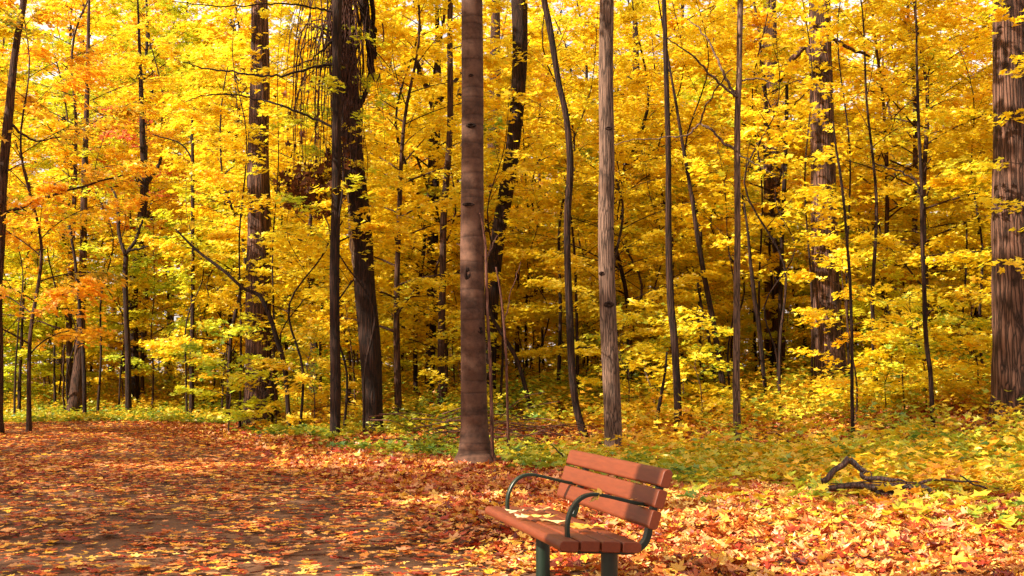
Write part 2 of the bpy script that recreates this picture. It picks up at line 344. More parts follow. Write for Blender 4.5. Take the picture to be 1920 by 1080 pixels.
# ------------------------------------------------------------------ trunks traced from the photograph, each at its own depth
def traced(name, pts, label, cat='tree', mat=B_BROWN, Y=None, k=12, rough=.03, flare=(.3, .5), Htop=None, crown=None, limbs=(), tint=(1, 1, 1), group=None, crown_sc=1., topz=0, hue=None):
    """pts from the base upwards: (px, py, width_px)."""
    if Y is None: Y = hit(pts[0][0], pts[0][1])
    P = np.array([[*at(p[0], p[1], Y), pxm(p[2], Y) / 2] for p in pts])
    P[0, 2] = float(terr(P[0, 0], Y)) - .12
    base = P[0, :3].copy(); base[2] += .12
    Q = spline(P, 12 + 5 * len(P))
    if Htop:                                         # carry the trunk on above the frame
        d = (Q[-1] - Q[-6]); d[3] = 0; d = d / np.linalg.norm(d[:3]); d[1] = 0
        n = 10; ext = []
        for i in range(1, n + 1):
            u = i / n; e = Q[-1] + d * (Htop - Q[-1][2]) * u; e[3] = Q[-1][3] * (1 - .75 * u); ext.append(e)
        Q = np.vstack([Q, ext])
    root = empty(name, base); L = Q[:, :3] - base
    g = np.random.default_rng(int(abs(pts[0][0])) + 3)
    L[3:, 1] += np.cumsum(g.normal(0, .012, len(L) - 3)) * 1.0
    mb = MB(); mb.tube(L, Q[:, 3], k, rough=rough, ph=pts[0][0], flare=flare); mb.build('trunk', mat, root)
    for lm in limbs:                                 # (px,py,width) polylines
        A = np.array([[*at(p[0], p[1], Y), pxm(p[2], Y) / 2] for p in lm]); A = spline(A, 5 * len(A))
        s = np.linspace(0, 1, len(A)); A[:, 1] += g.uniform(-1.6, 1.6) * s ** 1.5
        jit = g.normal(0, .012, (len(A), 3)); jit[0] = 0
        m2 = MB(); m2.tube(A[:, :3] + jit - base, A[:, 3], 6); m2.build('limb', mat, root)
        for q in range(5, len(A), 3):                # side twigs
            m2 = None
    if crown:
        cr = KINDS[crown][1].copy() if crown in USED else KINDS[crown][1]
        if crown in USED: COL.objects.link(cr)
        USED.add(crown); cr.name = 'crown'; cr.parent = root
        j = np.argmin(abs(L[:, 2] - topz)); cr.location = (L[j, 0], L[j, 1], topz); cr.rotation_euler[2] = g.uniform(0, 6); cr.scale = [crown_sc] * 3
        cr.color = (*tint, 1)
    tag(root, label, cat, group); return root, Y
tb = {}
def T(key, *a, **k): tb[key] = traced(*a, **k)
# the foreground pair and their neighbours
T('A', 'beech_tree', [(892, 876, 92), (891, 858, 70), (890, 835, 57), (889, 790, 50), (888, 700, 48), (887, 600, 46), (886, 500, 45), (886, 400, 43), (886, 300, 42), (886, 150, 41), (886, 0, 40)],
  'thick smooth-barked tree with dark rings and a flared foot, left behind the bench', mat=B_BEECH, k=28, rough=.018, flare=(.22, .35), Htop=19, crown='high', topz=9)
T('B', 'maple_tree', [(1151, 862, 34), (1148, 760, 33), (1143, 660, 32), (1139, 560, 31), (1136, 440, 30), (1138, 300, 29), (1137, 150, 28), (1138, 0, 27)],
  'slim straight grey-brown tree rising directly behind the bench backrest', mat=B_MAPLE, k=20, rough=.02, flare=(.15, .15), Htop=17, crown='high', topz=9, crown_sc=.9)
T('C', 'maple_tree', [(1383, 832, 15), (1382, 720, 14), (1383, 620, 13), (1384, 440, 12), (1383, 250, 12), (1387, 120, 11), (1388, 0, 11)],
  'very slim bare trunk right of the bench with two thin upswept limbs high up', mat=B_MAPLE, k=12, rough=.03, flare=(.1, .1), Htop=15, crown='high', topz=10, crown_sc=.6,
  limbs=[[(1383, 182, 6), (1360, 140, 5), (1345, 90, 4), (1322, 40, 3), (1300, 10, 2)], [(1383, 182, 6), (1345, 160, 5), (1305, 135, 4), (1272, 125, 3), (1225, 112, 2)],
         [(1383, 285, 6), (1355, 265, 5), (1335, 240, 5), (1312, 232, 4), (1285, 250, 3), (1220, 252, 2), (1160, 260, 1.5)], [(1312, 232, 4), (1322, 200, 3), (1345, 165, 2)],
         [(1390, 150, 4), (1425, 148, 3), (1460, 160, 2)], [(1386, 290, 3), (1420, 310, 2.5), (1450, 325, 2)]])
T('D', 'oak_tree', [(1900, 792, 80), (1900, 700, 75), (1899, 600, 73), (1898, 500, 71), (1896, 400, 69), (1894, 250, 66), (1890, 120, 62), (1887, 0, 60)],
  'massive furrowed trunk cut off by the right edge, sunlit down its left side', mat=B_OAK, k=36, rough=.03, flare=(.3, .2), Htop=20, crown='high', topz=9)
T('H', 'slim_tree', [(628, 825, 19), (628, 740, 20), (627, 600, 19), (628, 440, 18), (631, 280, 17), (632, 120, 17), (633, 0, 18)],
  'slim dark trunk standing just left of the thicker leaning one', mat=B_DARK, k=14, flare=(.15, .15), Htop=16, crown='high', topz=9, crown_sc=.8,
  limbs=[[(630, 118, 6), (590, 125, 5), (530, 137, 4.5), (480, 136, 4), (420, 124, 3.5), (370, 115, 3), (325, 98, 2)], [(630, 22, 5), (590, 18, 4), (545, 14, 3.5), (505, 22, 3), (440, 33, 2.5), (350, 32, 1.5)],
         [(630, 72, 5), (600, 86, 4), (570, 92, 3), (500, 98, 2)], [(628, 240, 5), (570, 214, 4.5), (520, 194, 4), (480, 182, 3.5), (432, 170, 3), (380, 168, 2.5), (330, 178, 1.5)]])
T('I', 'split_trunk_tree', [(699, 815, 37), (698, 740, 38), (693, 640, 40), (684, 540, 40), (678, 440, 40), (668, 340, 38), (658, 230, 38), (652, 90, 32), (645, 0, 30)],
  'dark leaning trunk with a strip of split wood coloured sunlit-pale down its left edge', mat=B_DARK, k=22, rough=.03, flare=(.2, .2), Htop=17, crown='high', topz=9,
  limbs=[[(654, 230, 14), (690, 170, 9), (700, 110, 16), (695, 40, 18), (690, -30, 18)], [(700, 110, 12), (706, 60, 10), (708, 0, 9)]])
def knots(key, spots):
    root, Y = tb[key]; base = np.array(root.location)
    for px, py, w, h_ in spots:
        tr = [c for c in root.children if c.name.startswith('trunk')][0]
        p = at(px, py, Y) - base
        d = np.array([p[0] + base[0], Y, 0]); d /= np.linalg.norm(d)
        vs = np.empty(len(tr.data.vertices) * 3); tr.data.vertices.foreach_get('co', vs); vs = vs.reshape(-1, 3)
        q = vs[np.argmin(((vs[:, 0] - p[0]) ** 2 + (vs[:, 2] - p[2]) ** 2) + np.where(vs[:, 1] > p[1] + .02, 9, 0))]
        th = np.linspace(0, 2 * np.pi, 14, endpoint=False); V = []; hw = pxm(w, Y) / 2; hh = pxm(h_, Y) / 2
        for rr, dp in ((1.25, .01), (1., -.012), (.75, -.022), (.45, -.012), (.2, 0.)):
            for t in th: V.append((p[0] + rr * hw * math.cos(t), q[1] + dp + .006 * math.sin(3 * t), p[2] + rr * hh * math.sin(t)))
        F = [(a * 14 + i, a * 14 + (i + 1) % 14, (a + 1) * 14 + (i + 1) % 14, (a + 1) * 14 + i) for a in range(4) for i in range(14)] + [tuple(56 + i for i in range(14))]
        mb = MB(); mb.add(V, F); mb.build('knot', B_DARK, root)
knots('A', [(884, 242, 16, 7), (880, 388, 20, 6), (892, 322, 12, 5), (878, 515, 12, 22), (900, 620, 10, 12), (884, 148, 9, 5)])
knots('B', [(1140, 572, 16, 10), (1128, 514, 10, 7), (1140, 242, 12, 6), (1146, 430, 9, 5)])
# split strip on I, sunlight on the broken edge put into its colour
def strip():
    root, Y = tb['I']; base = np.array(root.location)
    pts = [(692, 770, 3), (688, 700, 5), (680, 620, 7), (672, 560, 5), (667, 490, 12), (661, 430, 16), (656, 360, 12), (654, 335, 6)]
    P = spline(np.array([[*at(p[0], p[1], Y - .10), pxm(p[2], Y) / 2] for p in pts]), 44)
    g = np.random.default_rng(5); mb = MB(); P[:, 3] *= g.uniform(.8, 1.2, len(P)); mb.tube(P[:, :3] - base, P[:, 3], 7, rough=.1)
    mb.build('sunlit_split_wood', B_PALE, root)
strip()
T('J', 'oak_tree', [(490, 800, 62), (487, 690, 54), (486, 600, 48), (484, 500, 46), (485, 400, 44), (484, 300, 40), (486, 200, 38), (486, 80, 34)],
  'broad furrowed trunk left of centre, rising from the bank behind the path', mat=B_OAK, Y=31, k=24, rough=.035, flare=(.4, .25), Htop=20, crown='high', topz=9.5,
  limbs=[[(505, 600, 10), (515, 640, 12), (520, 700, 12), (512, 745, 14)]])
T('E', 'oak_tree', [(1558, 742, 66), (1556, 680, 58), (1551, 600, 55), (1547, 500, 50), (1545, 400, 48), (1541, 250, 44), (1538, 80, 42)],
  'broad rugged trunk among leaves between the thin trunk and the right-hand giant', mat=B_OAK, k=26, rough=.035, flare=(.4, .25), Htop=20, crown='high', topz=10,
  limbs=[[(1538, 60, 16), (1565, 72, 8), (1595, 85, 7), (1640, 98, 5)], [(1530, 110, 14), (1508, 88, 12), (1480, 118, 12), (1465, 145, 12)]])
T('F', 'oak_tree', [(1456, 736, 40), (1453, 640, 38), (1451, 500, 35), (1449, 400, 33), (1448, 250, 30), (1446, 100, 28)],
  'brown trunk half veiled by leaves, next to the rugged trunk on its right', mat=B_OAK, k=18, Htop=19)
T('G', 'leaning_tree', [(912, 812, 30), (916, 700, 28), (922, 560, 27), (934, 440, 27), (952, 340, 28), (966, 240, 27), (974, 120, 28), (974, 0, 32)],
  'almost black trunk leaning right, passing behind the thick ringed tree', mat=B_DARK, Y=30, k=16, rough=.04, Htop=17)
T('K', 'slim_tree', [(827, 783, 14), (827, 660, 14), (830, 520, 13), (832, 400, 13), (840, 300, 12), (844, 200, 12), (843, 60, 11), (844, 0, 11)],
  'slim brown trunk left of the thick ringed tree', mat=B_BROWN, k=10, Htop=14)
T('L', 'forked_tree', [(806, 775, 12), (812, 600, 13), (816, 400, 14), (818, 225, 16), (822, 150, 12), (820, 50, 9)],
  'dark forked trunk whose left arm bends sharply up, left of the thick ringed tree', mat=B_DARK, Y=33, k=10, Htop=14,
  limbs=[[(818, 225, 14), (806, 180, 11), (792, 150, 10), (782, 118, 9)], [(824, 190, 10), (850, 150, 8), (862, 110, 6)], [(840, 245, 8), (855, 200, 7), (860, 150, 6)], [(860, 480, 4), (835, 460, 6), (812, 380, 7), (780, 290, 5)]])
T('M', 'curved_tree', [(1101, 822, 16), (1082, 770, 14), (1073, 700, 14), (1069, 600, 14), (1064, 480, 13), (1064, 400, 13), (1069, 310, 13), (1062, 220, 12), (1047, 150, 11), (1032, 60, 12), (1020, 0, 12)],
  'slender trunk with a bow in it, its foot sweeping right just left of the bench', mat=B_DARK, k=12, rough=.05, flare=(.1, .2), Htop=14)
T('N', 'slim_tree', [(1272, 820, 15), (1269, 720, 14), (1265, 640, 14), (1258, 560, 14), (1254, 440, 12), (1254, 320, 11), (1252, 200, 10), (1248, 60, 9)],
  'slim dark trunk standing right of the bench backrest, ahead of leaning stems', mat=B_DARK, k=12, flare=(.1, .1), Htop=13)
T('O', 'leaning_tree', [(1366, 786, 11), (1352, 690, 11), (1338, 600, 11), (1322, 520, 10), (1308, 440, 9), (1298, 370, 8), (1288, 310, 7)],
  'thin dark stem slanting to the left behind the slim bare trunk', mat=B_DARK, k=9, Htop=10)
T('O2', 'leaning_tree', [(1350, 700, 6), (1330, 640, 6), (1316, 580, 5), (1306, 520, 5)], 'short thin stem propped against the slanting dark stem', mat=B_DARK, k=7, Y=27, flare=None)
T('P', 'sapling', [(1601, 838, 8), (1598, 740, 7), (1596, 640, 6), (1592, 520, 6), (1584, 420, 5), (1574, 330, 5), (1560, 230, 3)],
  'thin sapling with pale yellow leaves low down, in front of the rugged trunk', mat=B_DARK, k=8, flare=None)
T('Q', 'sapling', [(1750, 806, 9), (1745, 700, 9), (1736, 600, 9), (1731, 480, 8), (1728, 340, 7), (1724, 200, 6), (1721, 70, 4), (1720, 0, 3)],
  'tall whip-thin sapling left of the right-hand giant, one limb angled left', mat=B_DARK, k=8, flare=None,
  limbs=[[(1729, 370, 5), (1712, 335, 4), (1680, 316, 3), (1640, 300, 2)], [(1732, 395, 3), (1722, 340, 2.5), (1716, 320, 2)]])
T('R', 'sapling', [(924, 878, 7), (922, 780, 7), (919, 680, 6), (913, 560, 6), (911, 470, 5), (906, 430, 4), (900, 400, 2)],
  'bare whip-like stem rising right against the thick ringed tree', mat=B_TWIG, k=8, flare=None, limbs=[[(912, 480, 4), (890, 480, 3), (870, 458, 3), (850, 440, 2)], [(911, 490, 3), (924, 450, 2.5), (930, 420, 1.5)]])
T('R2', 'sapling', [(954, 852, 6), (951, 740, 5), (948, 650, 5), (940, 560, 4), (930, 500, 3)],
  'thin bare stem one step right of the whip-like stem by the ringed tree', mat=B_TWIG, k=7, flare=None, limbs=[[(945, 600, 3), (960, 540, 2), (978, 480, 1.5)]])
T('S', 'maple_tree', [(-8, 815, 24), (-6, 700, 22), (-6, 560, 19), (-2, 480, 18), (3, 400, 18), (8, 320, 18), (14, 250, 18), (28, 120, 14), (46, 0, 12)],
  'brown trunk at the left edge with orange leaves and one long limb reaching right', mat=B_BROWN, k=14, Htop=13,
  limbs=[[(8, 398, 7), (45, 388, 6), (70, 372, 5.5), (120, 355, 5), (180, 334, 4), (215, 322, 3), (250, 312, 2)], [(8, 322, 4), (40, 322, 3), (95, 324, 2)], [(18, 230, 6), (60, 262, 4), (110, 255, 2)]])
T('U', 'slim_tree', [(141, 778, 34), (146, 720, 26), (150, 640, 17), (153, 540, 15), (157, 440, 13), (160, 330, 12)],
  'grey trunk with a swollen foot at the far end of the path', mat=B_BROWN, k=14, Htop=14, limbs=[[(150, 640, 5), (110, 615, 4), (60, 600, 3), (0, 588, 2)], [(122, 785, 4), (128, 720, 4), (148, 650, 4)]])
T('U2', 'slim_tree', [(160, 792, 8), (156, 700, 8), (150, 600, 7), (140, 500, 6), (128, 420, 5)], 'thin dark stem standing against the grey trunk with the swollen foot', mat=B_DARK, k=8, flare=None)
T('V', 'forked_tree', [(241, 786, 11), (240, 700, 11), (236, 600, 10), (233, 520, 10), (235, 478, 9)], 'thin dark tree forking into a wide letter V above the far end of the path', mat=B_DARK, k=9,
  limbs=[[(235, 478, 8), (222, 440, 7), (215, 390, 6), (203, 360, 5), (190, 345, 3)], [(235, 478, 7), (252, 448, 6), (260, 410, 4)], [(238, 470, 5), (262, 466, 4), (280, 460, 3)]])
T('W', 'dark_tree', [(252, 765, 20), (250, 640, 19), (250, 540, 18), (262, 440, 17), (270, 350, 16), (268, 270, 12), (264, 150, 8)], 'far dark trunk behind the letter V fork, splitting near its top', mat=B_DARK, Y=40, k=10, Htop=14,
  limbs=[[(272, 350, 9), (283, 320, 7), (288, 280, 6)]])
T('X', 'slim_tree', [(360, 770, 10), (360, 700, 9), (361, 600, 8), (362, 480, 7), (362, 340, 7), (361, 205, 4)], 'thin straight stem midway between the letter V fork and the broad left trunk', mat=B_DARK, Y=37, k=8, limbs=[[(361, 300, 3), (355, 250, 2.5), (353, 205, 2)], [(362, 300, 4), (340, 270, 3), (290, 256, 2)]])
T('Z', 'old_tree', [(928, 806, 24), (926, 700, 24), (924, 560, 24), (920, 400, 23), (926, 270, 24), (928, 140, 22)], 'greyish trunk seen behind the right side of the thick ringed tree', mat=B_BROWN, Y=38, k=12, Htop=17)
T('Z2', 'old_tree', [(1208, 748, 30), (1206, 690, 28), (1205, 600, 26), (1200, 480, 24), (1196, 300, 20)], 'distant broad dark trunk between the two nearest trunks behind the bench', mat=B_DARK, Y=44, k=12, Htop=16)
T('Z3', 'slim_tree', [(1461, 740, 9), (1462, 620, 9), (1464, 500, 8), (1468, 380, 8), (1472, 260, 8), (1474, 160, 6)], 'thin dark stem overlapping the half-veiled brown trunk', mat=B_DARK, Y=30, k=8, limbs=[[(1470, 330, 4), (1445, 295, 3), (1420, 240, 3), (1400, 222, 2)], [(1471, 215, 3), (1490, 195, 2.5), (1510, 175, 2)]])
T('Z4', 'leaning_tree', [(1443, 785, 7), (1432, 700, 8), (1424, 620, 9), (1412, 540, 8), (1402, 440, 5), (1396, 380, 4)], 'thin stem slanting left in front of the half-veiled brown trunk', mat=B_DARK, k=8, flare=None)
T('Z5', 'slim_tree', [(592, 770, 8), (592, 660, 8), (588, 540, 7), (583, 440, 6), (585, 380, 5)], 'thin dark stem between the broad left trunk and the leaning pair', mat=B_DARK, Y=36, k=7)
T('Z6', 'dead_tree', [(1226, 812, 7), (1236, 760, 7), (1246, 700, 5), (1250, 660, 4)], 'short leaning dead stem left of the slim dark trunk beyond the bench', mat=B_DARK, k=7, flare=None)
T('Z7', 'dead_tree', [(1234, 772, 4), (1226, 745, 4), (1216, 715, 3), (1208, 690, 3)], 'short pale bare stick leaning against the dead stem beyond the bench', mat=B_PALE, k=6, Y=26, flare=None)
T('Z8', 'leaning_tree', [(545, 745, 8), (535, 700, 9), (520, 640, 9), (490, 560, 8), (455, 540, 6), (420, 508, 6), (370, 470, 5), (330, 430, 3)], 'long thin trunk arching left across the broad left trunk', mat=B_DARK, k=8, Y=28, flare=None)
T('Z9', 'leaning_tree', [(1003, 735, 9), (975, 690, 8), (950, 640, 8), (925, 600, 7), (920, 580, 6)], 'thin broken stem slanting left to the dark leaning trunk', mat=B_DARK, k=8, Y=27, flare=None)
T('Z10', 'slim_tree', [(1690, 775, 5), (1684, 700, 5), (1672, 620, 4), (1660, 560, 3)], 'little thin stem left of the whip-thin sapling', mat=B_DARK, k=7, Y=27, flare=None)
T('Z11', 'slim_tree', [(1802, 790, 5), (1800, 700, 5), (1806, 600, 4), (1812, 500, 4), (1814, 420, 3)], 'thin stem between the whip-thin sapling and the right-hand giant', mat=B_DARK, k=7, Y=28, flare=None)

# ------------------------------------------------------------------ foliage trees behind (individuals copied from a few kinds)
g = np.random.default_rng(42)
def tint_for(px, z=0):
    """leaf colour of that part of the wood: orange at the left edge, greener left of centre, bright yellow right"""
    c = np.array([1., 1., 1.])
    if px < 330 and g.random() < .25: c = np.array([1., .80, .8])
    elif px < 720 and g.random() < .35: c = np.array([.78, 1.0, 1.2])
    elif g.random() < .1: c = np.array([.8, 1.0, 1.2])
    elif g.random() < .14: c = np.array([1., .88, .9])
    return tuple(float(v) for v in c * g.uniform(.9, 1.08))
placed = []
KEEP = [(600, 27.5, 60), (655, 27.5, 60), (485, 31, 40), (1548, 29, 42), (1452, 35, 30), (250, 38, 12), (150, 34, 14), (940, 29, 14)]
def clear(x, y, rad, p=.97):
    px = 960 + x / y * F_PX; rp = rad * F_PX / y
    for kx, ky, kw in KEEP:
        if y < ky + .6 and abs(px - kx) < rp * .8 + kw * .5 and g.random() < p: return False
    return True
def free(x, y, r):
    for a, b in placed:
        if (a - x) ** 2 + (b - y) ** 2 < r * r: return False
    placed.append((x, y)); return True
# mid-depth understorey that fills the wood
n = 0; tries = 0
while n < 92 and tries < 6000:
    tries += 1; y = 27.5 + 22 * g.random() ** .9; x = g.uniform(-.44 * y - 3, .44 * y + 3)
    if y < edge(x) + (5 if x < -2 else 7.5): continue
    if not clear(x, y, 2.4) or not free(x, y, 2.3): continue
    px = 960 + x / y * F_PX
    k = ['u1', 'u2', 'u3', 'u4'][g.integers(0, 4)]
    plant_tree(k, 'understorey_maple', x, y, g.uniform(0, 6.28), g.uniform(.8, 1.15), 'slender young maple clothed in yellow leaves in the thick of the wood', 'tree',
               'young yellow maples filling the middle of the wood', tint_for(px)); n += 1
print('understorey', n)
n = 0; tries = 0
while n < 185 and tries < 6000:
    tries += 1; y = 22.5 + 32 * g.random(); x = g.uniform(-.44 * y - 1, .44 * y + 1)
    if y < edge(x) + (2.2 if x < -2 else 5.5): continue
    if not clear(x, y, 1.3, .96) or not free(x, y, .9): continue
    k = ['s1', 's2', 's3'][g.integers(0, 3)] if y > 26 else 's2'
    plant_tree(k, 'maple_seedling', x, y, g.uniform(0, 6.28), g.uniform(.75, 1.2), 'waist to head high maple sapling with flat tiers of yellow leaves on the wood floor', 'sapling',
               'low maple saplings between the trunks', tint_for(960 + x / y * F_PX)); n += 1
n = 0; tries = 0
while n < 74 and tries < 6000:
    tries += 1; y = 46 + 34 * g.random(); x = g.uniform(-.46 * y - 3, .46 * y + 3)
    if not free(x, y, 3.2): continue
    k = ['t1', 't2', 'u3', 'u1'][g.choice(4, p=[.35, .3, .2, .15])]
    plant_tree(k, 'forest_maple', x, y, g.uniform(0, 6.28), g.uniform(.85, 1.15), 'tall yellow-leaved maple far back in the wood', 'tree',
               'tall maples at the back of the wood', tint_for(960 + x / y * F_PX)); n += 1
LAND = [(-8, 'left-edge trunk'), (150, 'swollen-footed trunk'), (238, 'letter V fork'), (361, 'thin straight stem'), (485, 'broad left trunk'), (628, 'slim dark trunk beside the split one'), (690, 'split leaning trunk'), (828, 'slim brown trunk'), (888, 'ringed tree'), (950, 'black leaning trunk'), (1070, 'bowed trunk'), (1143, 'straight trunk behind bench'), (1262, 'dark trunk beyond bench'), (1384, 'bare slim trunk'), (1452, 'half-veiled trunk'), (1550, 'rugged trunk'), (1735, 'whip-thin sapling'), (1900, 'right-hand giant')]
def describe(root, kid, px, y):
    c = root.children[1].color if len(root.children) > 1 else (1, 1, 1)
    cr = [q for q in root.children if q.name.startswith('crown')][0]; c = cr.color
    lk = 'orange-tinged' if c[1] / c[0] < .8 else 'amber' if c[1] / c[0] < .9 else 'green-gold' if c[1] / c[0] > 1.1 else 'bright yellow' if c[0] > .99 else 'yellow'
    h = {'u1': 11, 'u2': 9, 'u3': 13, 'u4': 7, 's1': 3.4, 's2': 2.2, 's3': 4.8, 't1': 20, 't2': 24, 'p1': 9, 'p2': 6.5}[kid] * root.scale[0]
    sz = 'towering' if h > 21 else 'tall' if h > 16 else 'lofty slender' if h > 12 else 'slender' if h > 9 else 'small' if h > 6 else 'bushy young' if h > 4 else 'head-high young' if h > 2.4 else 'waist-high young'
    kx, nm = min(LAND, key=lambda q: abs(q[0] - px)); dx = px - kx
    side = 'in line with' if abs(dx) < 14 else ('just ' if abs(dx) < 45 else '') + ('left of' if dx < 0 else 'right of')
    dist = 'nearby' if y < 28 else 'midway' if y < 33 else 'midway back' if y < 39 else 'deep in' if y < 47 else 'far back' if y < 56 else 'farther back' if y < 66 else 'farthest back'
    if kid[0] == 'p': sz = ('tall' if h > 8 else 'short') + (' clockwise-bent' if False else ' bare-stemmed')
    nm2 = [q for q in LAND if (q[0] - px) * (kx - px) < 0 or q[0] == kx]
    root['label'] = ' '.join(f'{sz} {lk} maple {dist}, {side} {nm}'.split()[:16])
# particular trees that show in the photograph
def near(k, px, Y, sc, label, tint=(1, 1, 1), name='maple_sapling', rz=0, cat='sapling', scz=None):
    x = (px - 960) / F_PX * Y
    return plant_tree(k, name, x, Y, rz, sc, label, cat, None, tint, scz=scz)
near('u4', 60, 29.5, 1.25, 'orange-leaved maple crown filling the upper left corner beside the edge trunk', (1., .72, .7), 'orange_maple', 1., 'tree', 1.25)
kind('n1', seed=51, H=11, zb=2.0, Rr=1.35, nb=24, per=60, ls=.14, r0=.03, crook=.2, wood=B_DARK)
near('n1', 452, 30.0, 1.05, 'narrow sparse maple with sprays crossing the left side of the broad left trunk', (1, 1, 1), 'narrow_maple', 1, 'tree')
near('n1', 512, 29.6, .95, 'narrow sparse maple with sprays crossing the right side of the broad left trunk', (.95, 1, 1.1), 'narrow_maple', 3, 'tree')
near('n1', 1520, 26.6, .9, 'narrow sparse maple with sprays in front of the left side of the rugged trunk', (1, 1, 1), 'narrow_maple', 2, 'tree', 1.2)
near('n1', 1592, 27.2, 1.0, 'narrow sparse maple with sprays in front of the right side of the rugged trunk', (1, 1, 1), 'narrow_maple', 5, 'tree', 1.2)
near('n1', 1425, 29.5, 1.1, 'narrow sparse maple before the half-veiled brown trunk', (1, .97, 1), 'narrow_maple', 4, 'tree')
near('n1', 1955, 20.5, .95, 'narrow maple at the right edge, its sprays crossing the right-hand giant', (1, 1, 1), 'narrow_maple', .5, 'tree')
near('u3', 1990, 24.5, .9, 'bright yellow maple whose sprays reach across the right-hand giant trunk', (1.05, 1.05, 1.), 'yellow_maple', 2., 'tree')
near('s3', 1600, 22.6, .75, 'small bright yellow sapling low in front of the rugged trunk', (1.1, 1.1, 1.1), rz=2)
near('s2', 1660, 23.5, .8, 'knee-high pale yellow seedling right of the small bright sapling', (1.1, 1.15, 1.2), rz=1)
near('s2', 520, 29.5, 1.1, 'yellow sapling spreading in front of the foot of the broad left trunk', (1., .95, 1.), rz=3)
near('s2', 430, 29.0, 1.2, 'green-gold bushy seedling at the path edge below the broad left trunk', (.8, 1.0, 1.2), rz=5)
near('s2', 590, 27.5, 1.1, 'low amber seedling between the broad left trunk and the slim dark one', (1., .9, .9), rz=4)
near('u2', 430, 36.5, 1.1, 'tall thin maple just left of and behind the broad left trunk', (1., .97, 1.), 'thin_maple', 1.7, 'tree', 1.2)
near('u1', 1660, 31, 1.0, 'maple with leaf sprays just right of the rugged trunk', (1., 1., 1.), 'thin_maple', .4, 'tree', 1.1)
near('u2', 780, 32.0, 1.1, 'maple filling the gap between the leaning pair and the ringed tree', (1., 1., 1.), 'thin_maple', 2.9, 'tree', 1.2)
near('u2', 1180, 31.0, 1.1, 'maple spreading yellow tiers behind the slim straight trunk', (1.02, 1.02, 1.), 'thin_maple', 5.1, 'tree', 1.2)
kind('p1', seed=41, H=9, zb=4.2, Rr=1.5, nb=11, per=70, ls=.13, r0=.042, crook=.35, wood=B_DARK, up=.8)
kind('p2', seed=42, H=6.5, zb=3.0, Rr=1.2, nb=9, per=60, ls=.13, r0=.03, crook=.45, wood=B_DARK, up=.9)
n = 0; tries = 0
while n < 62 and tries < 6000:
    tries += 1; y = 24.5 + 20 * g.random(); x = g.uniform(-.43 * y, .43 * y)
    if y < edge(x) + (1.5 if x < -2 else 5) or not free(x, y, .7): continue
    plant_tree(['p1', 'p2'][n % 2], 'pole_maple', x, y, g.uniform(0, 6.28), g.uniform(.8, 1.2), 'x', 'tree', 'bare thin stems standing in the wood', tint_for(960 + x / y * F_PX)); n += 1
wo, cr = grow(seed=77, H=8, zb=4.5, Rr=1.8, nb=16, per=160, ls=.14, r0=.05, leafmat=M_RED, huec=.45, huesd=.25)
KINDS['red'] = (wo, cr)
near('red', 235, 45.0, 1.25, 'maple with pink and red leaves glimpsed above the far end of the path', (1, 1, 1), 'red_maple', 0, 'tree')

for o in list(COL.objects):
    if o.type == 'EMPTY' and o.get('group') in ('young yellow maples filling the middle of the wood', 'low maple saplings between the trunks', 'tall maples at the back of the wood', 'bare thin stems standing in the wood'):
        cr = [q for q in o.children if q.name.startswith('crown')][0]
        kid = [k for k, v in KINDS.items() if v[1].data == cr.data][0]
        describe(o, kid, 960 + o.location.x / o.location.y * F_PX, o.location.y)
_by = {}
for o in COL.objects:
    if o.type == 'EMPTY' and o.get('group') and o.get('label'): _by.setdefault(o['label'], []).append(o)
for lb, os_ in _by.items():
    if len(os_) == 2:
        os_.sort(key=lambda q: q.location.y)
        for o, wd in zip(os_, ('nearer', 'farther')): o['label'] = ' '.join((wd + ' ' + lb.replace('bright ', '')).split()[:16])
# trees beside and behind the camera that shade the path, as in the dappled light of the photograph
SH = [(-17, -8.5), (-15, 7.5), (-22, 4.5), (-24, -10), (-16, 10), (-24, 13), (-32, 9), (-9, -6), (-2, -9), (6, -8), (14, -3), (-33, -4), (17, 6), (-20, 21), (-29, 22)]
for i, (x, y) in enumerate(SH):
    plant_tree(['t1', 't2'][i % 2], 'shade_maple', x, y, i * 1.3, 1., 'tall maple beside the path outside the picture, shading the leaves', 'tree', 'maples around the path outside the picture', (1, 1, 1))
# far wood: one mass of foliage behind everything
n = 90000; y = g.uniform(84, 118, n); x = g.uniform(-.62, .62, n) * y; z = .6 + 33 * g.random(n) ** 1.0
dn = noise2(x * 1.0, z * 2.2 + y * .3, .22, 4) + .6 * noise2(x, z * 2 + y, .8, 8); keep = dn > -.35 + .65 * ss((z - 12) / 15)
x, y, z = x[keep], y[keep], z[keep]; n = len(x)
V, F, h = leaves(np.stack([x, y, z], 1), g.uniform(.35, .75, n), tilt(n, .5, g), .5 + .2 * noise2(x, z, .3, 3) + g.normal(0, .1, n), rg=g)
tag(mesh_np('far_wood', V, F, M_LEAF, None, False, h), 'yellow foliage of the far wood seen as one mass behind all the trees', 'foliage', kind='stuff')

